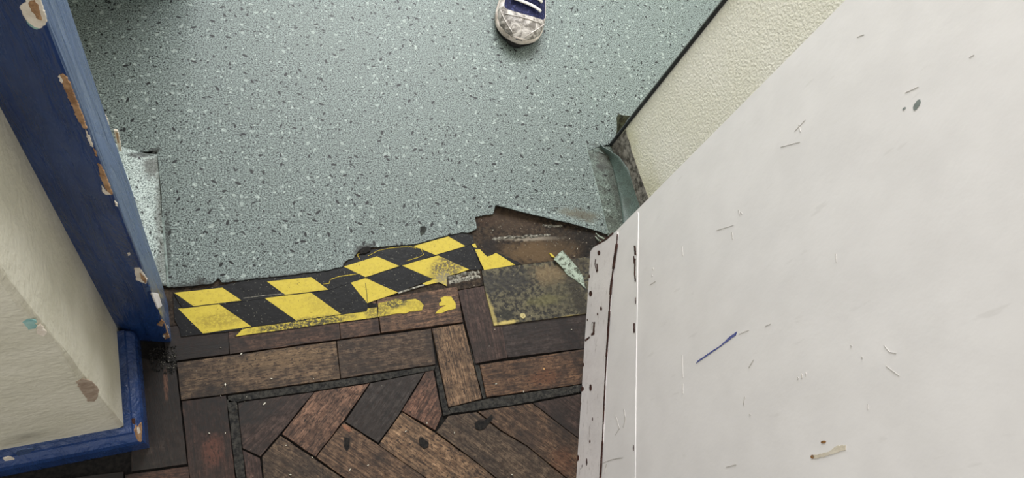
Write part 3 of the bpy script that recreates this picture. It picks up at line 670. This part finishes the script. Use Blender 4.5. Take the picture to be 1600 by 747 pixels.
# brass plate
pl = empty('floor_plate', F((840,460)))
tag(pl, 'tarnished brass floor plate with one slotted screw in front of the bare threshold', 'metal plate')
def into(o, root): o.parent = root; o.matrix_parent_inverse = Matrix.Translation(root.location).inverted(); return o
PX = [(752.5,422),(820,413),(930,400),(930,488.5),(771.8,509.3),(757.5,453)]
o = slab('plate', PX, -.0008, .0018, 'plate', bev=.0006); into(o, pl)
s0 = F((817,493.5), .0022); bm = bmesh.new()
for sg in (-1,1):
    pts = []
    for k in range(13):
        a = math.pi*k/12; pts.append((s0.x+sg*(math.sin(a)*.0054+.0010), s0.y+math.cos(a)*.0056))
    prism_bm(pts, .0010, .0030, bm, .0006)
prism_bm([(s0.x+math.cos(k*.5236)*.0058, s0.y+math.sin(k*.5236)*.0058) for k in range(12)], .0008, .0020, bm)
into(from_bm('screw', bm, 'screw'), pl)
# torn green scrap and curled shreds
sc_px = [(865,406),(870,399),(879,391),(884,396),(893,406),(905,419),(912,432),(916,450),(908,443),(896,434),(888,429),(878,417)]
bm = bmesh.new(); pts = rag([F(p,.006) for p in sc_px], .0007, .006, True, 8)
prism_bm([tuple(p) for p in pts], .0035, .0055, bm)
for v in bm.verts:
    c_ = F((866,404)); dd = (Vector((v.co.x,v.co.y,0))-Vector((c_.x,c_.y,0))).length; v.co.z += -.0025+.006*math.exp(-((dd-.0)/.03)**2)
tag(from_bm('vinyl_scrap', bm, 'torn_green'), 'torn tongue of pale green vinyl lying over the brass plate by the door foot', 'flooring scrap')
bm = tube([F(p,z) for p, z in (((931,364),.006),((936,369),.010),((942,372),.008),((950,376),.003))], [.0006,.002,.0022,.001], flat=.35)
tube([F(p,z) for p, z in (((930,369),.003),((935,375),.005),((944,379),.003))], [.0006,.002,.001], bm, flat=.35)
tag(from_bm('vinyl_shred', bm, 'torn_green'), 'curled pale vinyl shred beside the top corner of the white door foot', 'flooring scrap')
slab('tape_fleck', [(858,395),(863,397),(868,403),(862,401)], -.0014, .0012, 'yellow')
tag(bpy.data.objects['tape_fleck'], 'tiny yellow tape fleck on the threshold above the torn green scrap', 'tape')
# crumbs scattered on the wood
cr_px = [(413,631),(352,601),(352,677),(345,619),(447,696),(547,734),(634,674),(667,661),(818,612),(575,727),(327,677),(488,715),(424,592),(490,592),(775,600),(710,676),(800,742),(893,515),(773,515),(454,742),(345,543),(377,553),(902,389),(890,373),(770,360)]
bm = bmesh.new(); rnd = random.Random(3)
for p in cr_px:
    c_ = F(p); a = rnd.uniform(0,3.1); s = rnd.uniform(.0012,.0026) if p not in ((413,631),(547,734),(352,601)) else .0034; dx, dy = math.cos(a)*s, math.sin(a)*s
    prism_bm([(c_.x+dx,c_.y+dy),(c_.x-dy*.4,c_.y+dx*.4),(c_.x-dx,c_.y-dy),(c_.x+dy*.4,c_.y-dx*.4)], -.0015, .0012, bm, .0002)
o = from_bm('crumbs', bm, 'crumb'); o['kind'] = 'stuff'; tag(o, 'pale crumbs of grit and paint scattered over the parquet', 'debris')

# ------------------------------------------------------------------ white door leaf, standing open at an angle
DF = F((921,400)); DF.z = 0; DN_ = F((899.5,747)); DN_.z = 0; dd = (DN_-DF).normalized()
DE = DF + dd*.80; dn = Vector((dd.y,-dd.x,0))
if dn.x > 0: dn = -dn                                              # faces the left of the picture
door = struct(empty('door_1', DF))
REC = .0035
bm = prism_bm([tuple((DF-dn*REC)[:2]), tuple((DE-dn*REC)[:2]), tuple((DE-dn*.042)[:2]), tuple((DF-dn*.042)[:2])], .004, 2.0, bev=.001)
leaf = into(from_bm('leaf', bm, 'door'), door)
leaf_parent = leaf
fa, fb = DF-dn*REC, DE-dn*REC
def facepiece(name, sz, thick, mats, amp=0, seed=1, bev=0):
    """piece of board on the leaf: sz = outline in (metres along the foot, height)"""
    if amp: sz = [tuple(v) for v in rag(sz, amp, .007, True, seed)]
    bm = bmesh.new(); n = len(sz); f = [bm.verts.new(fa+dd*s+Vector((0,0,z))+dn*thick) for s, z in sz]; k = [bm.verts.new(fa+dd*s+Vector((0,0,z))-dn*.001) for s, z in sz]
    bm.faces.new(f); bm.faces.new(k[::-1])
    for i in range(n): bm.faces.new((f[i],k[i],k[(i+1)%n],f[(i+1)%n]))
    return into(from_bm(name, bm, mats), door)
def SZ(p, a=DF, b=DE):
    q = onwall(p, a, b); return ((q-a).dot(dd), max(.0006, q.z))
low_px = [(964,362),(955,368.5),(946,376),(936,381),(926,387),(918,397),(914.5,406),(914,420),(914.5,440),(914,452),(912.5,470),(913,490),(912,505),(911,520),(911,527),(913,529),(909,534),(906,540),(907.5,552),(906,560),(908,572),(906.5,585),(905,600),(905,612),(906,630),(904,648),(901.5,660),(902,672),(903,685),(901,700),(900,715),(901,730),(899,750)]
foot = [SZ(p) for p in low_px]
foot = [(s, z) for s, z in foot]
kb1 = facepiece('kick_board', foot+[(.80,.001),(.80,.105),(SZ((936.5,747))[0],SZ((936.5,747))[1]-.001)]+[SZ(p) for p in ((941,690),(944,620),(947,560),(951,500),(954,450),(959,410),(963.5,380))], .0026, 'kick')
kb2 = facepiece('kick_board', [SZ((966,362)),SZ((964.8,380)),SZ((960.2,410)),SZ((955.2,450)),SZ((952.2,500)),SZ((948.2,560)),SZ((945.2,620)),SZ((942.2,690)),SZ((938,747)),(.80,.112),(.80,.25),SZ((990,747)),SZ((992,560)),SZ((994,450)),SZ((995.5,332))], .0012, 'door', .0003)
fp = [SZ(p, fa, fb) for p in ((997,331),(995.5,400),(994.5,450),(993.5,560),(991.5,660),(990,760))]
bead = into(from_bm('bead', tube([fa+dd*s+dn*.0004+Vector((0,0,z)) for s, z in fp]+[fa+dd*.79+dn*.0004+Vector((0,0,.25))], .0006, seg=6), 'door'), door)
def dpatch(name, px, mat, proud, par, off=0.0, amp=.0006, seed=3):
    a = DF+dn*off; b = DE+dn*off; o = wallpatch(name, px, a, b, proud, mat, None, amp, seed); into(o, door)
    o.parent = par; o.matrix_parent_inverse = Matrix.Translation(door.location).inverted() if par is door else par.matrix_world.inverted(); return o
bpy.context.view_layer.update()
def chip(px, mat='brownchip', par=None, off=-.0012, name='paint_chip', amp=.0005):
    o = wallpatch(name, px, DF+dn*off, DE+dn*off, .0006, mat, None, amp, len(px)); o.parent = par; o.matrix_parent_inverse = par.matrix_world.inverted(); return o
bpy.context.view_layer.update()
def blob(cx, cy, rx, ry, a=0):
    return [(cx+rx*math.cos(t)*math.cos(a)-ry*math.sin(t)*math.sin(a), cy+rx*math.cos(t)*math.sin(a)+ry*math.sin(t)*math.cos(a)) for t in [k*math.pi/4 for k in range(8)]]
def bend(pts, wd):
    l = [(x-wd/2, y) for x, y in pts]; r = [(x+wd/2, y) for x, y in reversed(pts)]; return l+r
for px in [blob(936,395.5,2.2,4), bend([(931,405),(930,413),(933,426)],1.4), bend([(933,412),(934,424)],1.8), blob(921,432,1.2,3), blob(923,459,2.6,4.5), blob(939.5,482.5,1.6,3.6), blob(934,491,1,2.2),
           [(925,504),(930,503),(929,523),(924,525)], blob(910,608,2.6,4,.2), blob(923,606,2,5.5), blob(907,630,1.6,4), blob(903,716,2,5), [(914,531),(921,526),(922,528),(915,534)], blob(918,500,.8,2), blob(922,690,1,2.4), blob(903,655,1.2,2), [(930,384),(938,378),(948,371),(958,363),(958,365.5),(948,373.5),(938,381)],
           blob(908,543,1.5,4), blob(912,570,1,3), blob(926,655,.8,3), blob(917,722,1.1,6)]: chip(px, par=kb1)
chip([(924.2,506),(927,505),(926,520),(923.8,521)], 'scuff', kb1, -.0008)
BX = [(360,965),(380,963.8),(410,959.3),(450,954.3),(500,951.3),(560,947.3),(620,944.3),(690,941.3),(760,937)]
def bx(y):
    for (y0,x0),(y1,x1) in zip(BX,BX[1:]):
        if y <= y1: return x0+(x1-x0)*(y-y0)/(y1-y0)
    return BX[-1][1]
for y0, y1, wd in ((366,381,1.1),(381,420,3.2),(420,437,1.6),(437,460,3.0),(460,486,1.3),(486,520,2.6),(520,558,2.2),(558,600,1.2),(600,660,1.5),(660,690,1.0),(690,747,2.0)):
    ys = [y0+(y1-y0)*k/5 for k in range(6)]; chip(bend([(bx(y), y) for y in ys], wd), par=kb2, off=-.0006, amp=.0006)
for px in [bend([(992,384),(993,398)],2.6), bend([(992.5,404),(992,428),(993,440)],2), bend([(991,505),(991,520)],2), bend([(990.5,400),(991,412)],1.2), blob(993,470,.7,6), blob(990,700,.7,5)]: chip(px, par=kb2, off=-.0022)
for px in [bend([(975,640),(977,655),(974,668)],1.4), bend([(962,650),(968,670),(961,680)],.9), bend([(941,724),(956,718),(973,715)],1), bend([(945,740),(948,725)],1)]: chip(px, 'scuff', kb2, -.0024)
L = leaf; OF = -REC+.0
def lm(px, mat, amp=.0004): return chip(px, mat, L, OF, 'surface_mark', amp)
lm([(1088,568),(1090,564),(1112,549),(1126,540),(1142,525),(1152,518),(1150,524),(1138,533),(1124,543),(1104,557)], 'ink')
lm(blob(1433,164,10,3.8,-1.05), 'greymark'); lm(blob(1413,170,3.4,1.4,-.8), 'greymark')
lm([(1268,712),(1276,711),(1296,706),(1308,697),(1322,696),(1322,703),(1306,708),(1290,713),(1274,717)], 'ruststreak'); lm(blob(1270,714,3.2,3), 'rust', .0002); lm(blob(1287,691,4,2.2,-.2), 'rust', .0002)
for px in [blob(1158,333,2.4,.8,.7), bend([(1154,328),(1156,336)],1), bend([(1144,363),(1145,374)],1.2), blob(1020,420,.7,2), blob(1019,431,1,1.6), blob(1247,591,1,2), blob(1253,588,1,4), blob(1259,585,.8,3), bend([(1248,195),(1251,206)],1), bend([(1242,205),(1258,188)],.8),
           bend([(1066,555),(1067,590)],.8), bend([(1067,600),(1067,615)],.9), bend([(1164,620),(1162,632)],1.6), bend([(1170,575),(1178,562)],1), blob(1172,648,1.2,.8), bend([(1356,632),(1356,640)],1.2), bend([(1385,572),(1405,587)],1), bend([(1382,540),(1390,550),(1400,552)],1),
           bend([(1306,397),(1307,410)],.9), bend([(1340,58),(1350,54)],1.6), bend([(1415,145),(1435,136)],1), bend([(1515,90),(1522,86)],1), bend([(1016,445),(1024,440)],.8), bend([(1155,522),(1170,516)],.6), bend([(1135,730),(1150,726)],1.6), bend([(1196,510),(1204,506)],.8), bend([(1220,230),(1250,222)],.6), blob(1330,541,1.5,1.5), blob(1347,559,1.3,1.3), bend([(1120,360),(1146,352)],.7), bend([(1066,385),(1067,400)],.8)]: lm(px, 'scuff', .0002)

# ------------------------------------------------------------------ trainer
def trainer():
    root = empty('trainer', (0,0,0))
    Lg = .305
    def half(v):                                                  # half width, v = 0 toe .. 1 heel
        k = [(0,.0),(.02,.022),(.06,.040),(.12,.0545),(.2,.0625),(.3,.065),(.42,.060),(.6,.050),(.8,.047),(.93,.040),(.98,.024),(1,.0)]
        for (a,x),(b,y) in zip(k,k[1:]):
            if v <= b: t = (v-a)/(b-a); return x+(y-x)*(t if a else math.sqrt(t))
        return 0
    def top(v):
        k = [(0,.030),(.05,.046),(.12,.058),(.2,.064),(.3,.072),(.45,.092),(.6,.112),(.72,.118),(.85,.112),(1,.105)]
        for (a,x),(b,y) in zip(k,k[1:]):
            if v <= b: t = (v-a)/(b-a); return x+(y-x)*t
    def bend_(v): return .006*math.sin(v*math.pi)-.003
    def spring(v): return .011*max(0,1-v/.22)**1.6
    def S(v, u, off=0.0):
        """upper surface: u -1..1 across, 0 on the ridge"""
        h = max(half(v)-.003, .0005); z0 = .030+spring(v)*.8; zt_ = top(v)-z0+spring(v)*.5; a = u*math.pi/2
        x = math.copysign(abs(math.sin(a))**.82, a)*(h+off); z = z0+(max(0,math.cos(a))**.72)*(zt_+off); y = v*Lg
        if v < .2: y -= off*(1-v/.2)
        wr_ = .0016*noise.noise((x*70, y*70, z*60)) if v < .25 else 0
        return Vector((x+bend_(v), y, z+wr_))
    vl = [0,.006,.015,.03,.05,.075,.1,.13,.16,.19,.22,.25,.28,.31,.34,.38,.42,.46,.5,.55,.6,.66,.72,.78,.84,.9,.94,.97,.99,1]
    def patch(name, fn, mat, off, nu=24, vr=vl):
        rows = []
        for v in vr:
            u0, u1 = fn(v)
            if u0 is None: continue
            rows.append([S(v, u0+(u1-u0)*i/nu, off) for i in range(nu+1)])
        bm = loft(rows, thick=.0012); o = from_bm(name, bm, mat, root, True); return o
    # upper of navy mesh, open at the ankle
    def navy(v): return (-1,1)
    patch('mesh_upper', navy, 'navy', 0, vr=[v for v in vl if v <= .52])
    patch('quarter', lambda v: (-1,-.42), 'toewhite', 0, 12, [v for v in vl if v >= .5]); patch('quarter', lambda v: (.42,1), 'toewhite', 0, 12, [v for v in vl if v >= .5])
    patch('heel_counter', lambda v: (-1,1), 'toewhite', .001, 24, [v for v in vl if v >= .94])
    # toe cap: full width at the toe, its rear edge a shallow U with arms running back along the sole
    fine = [i/100 for i in range(0,53,1)]
    def rowcap(sign):
        def fn(v):
            edge_ = .265
            if v <= .20: return (0, sign*1.0)
            k = min(1, (v-.20)/.075); inner_ = (math.sqrt(max(0,1-(1-k)**2)))*(.62 if sign < 0 else .74)
            return (sign*inner_, sign*1.0)
        return fn
    patch('toe_cap', rowcap(-1), 'toe', .0016, 20, [v for v in fine if v <= .26]); patch('toe_cap', rowcap(1), 'toe', .0016, 20, [v for v in fine if v <= .26])
    patch('side_overlay', rowcap(-1), 'toewhite', .0018, 12, [v for v in fine if v >= .255]); patch('side_overlay', rowcap(1), 'toewhite', .0018, 12, [v for v in fine if v >= .255])
    # stitched seams across the cap
    for s, pts in ((1,[(.02+.19*t, .25+.5*t) for t in [k/10 for k in range(11)]]), (-1,[(.03+.2*t, -.45-.3*t) for t in [k/10 for k in range(11)]]), (0,[(.165+.03*(u*u)*2, u) for u in [-.55+k*.11 for k in range(11)]])):
        from_bm('seam', tube([S(v,u,.0028) for v, u in pts], .0010, seg=6), 'toewhite', root, True)
    # tongue and laces
    rows = [[S(v, u*.30, .003)+Vector((0,0,.002)) for u in [-1+k/5 for k in range(11)]] for v in (.30,.34,.38,.42,.46,.5,.55,.6)]
    from_bm('tongue', loft(rows, thick=.002), 'navy', root, True)
    for k, (v0, v1) in enumerate(((.315,.265),(.325,.375),(.39,.345),(.40,.455),(.465,.425),(.475,.53))):
        pts = [S(v0+(v1-v0)*t, -.36+.72*t, .0065) for t in [j/8 for j in range(9)]]
        from_bm('lace', tube(pts, .0050, seg=8, flat=.5), 'lace', root, True)
    # midsole and outsole
    def outline(inset): 
        L_ = [(half(v)-inset if half(v) > inset else .0, v*Lg) for v in fine2]; return [(x+bend_(y/Lg), y) for x, y in L_]+[(-x+bend_(y/Lg), y) for x, y in reversed(L_[1:-1])]
    fine2 = [0,.004,.012,.025,.045,.07,.1,.14,.18,.23,.28,.34,.4,.5,.6,.7,.8,.88,.94,.975,.992,1]
    def band_(prof_, mat, name):
        rows = []
        for ins, zf in prof_:
            o_ = outline(ins); rows.append([Vector((x, y, zf(y/Lg))) for x, y in o_+[o_[0]]])
        bm = loft(rows); bmesh.ops.remove_doubles(bm, verts=bm.verts, dist=1e-6); bmesh.ops.holes_fill(bm, edges=bm.edges, sides=0)
        return from_bm(name, bm, mat, root, True)
    band_([(.003,lambda v:.010+spring(v)),(-.001,lambda v:.014+spring(v)),(-.0015,lambda v:.024+spring(v)),(.001,lambda v:.031+spring(v)*.9),(.004,lambda v:.034+spring(v)*.8)], 'midsole', 'midsole')
    band_([(.007,lambda v:.0004+spring(v)),(.004,lambda v:.002+spring(v)),(.003,lambda v:.0108+spring(v))], 'outsole', 'outsole')
    pts = [S(v, s_*.42*min(1,(v-.5)/.06) if v < .56 else s_*.42, .002) for s_ in (1,) for v in vl if v >= .5]
    rim = pts + [S(v, -.42*min(1,(v-.5)/.06) if v < .56 else -.42, .002) for v in reversed(vl) if v >= .5]
    from_bm('collar', tube([p+Vector((0,0,.001)) for p in rim+[rim[0]]], .006, seg=8), 'navy', root, True)
    rows = [[S(v, u*.42, 0)-Vector((0,0,.045)) for u in [-1+k/4 for k in range(9)]] for v in vl if .5 <= v <= .96]
    from_bm('insole', loft(rows), 'lining', root, True)
    from_bm('toe_bumper', tube([Vector((x+bend_(0), -.0012+y_, .0165)) for x, y_ in ((-.026,.0105),(-.020,.0052),(-.012,.0018),(-.004,.0002),(.005,.0004),(.013,.0022))], [.002,.0048,.0062,.0062,.0052,.002], seg=8), 'outsole', root, True)
    return root
tr = trainer(); tip = F((805,79)); bk_ = F((813,-90)); d_ = bk_-tip
tr.location = (tip.x, tip.y, TOP); tr.rotation_euler.z = math.atan2(d_.y, d_.x)-math.pi/2
tag(tr, 'scuffed silver and navy trainer with white laces, toe pointing at the tape', 'shoe')
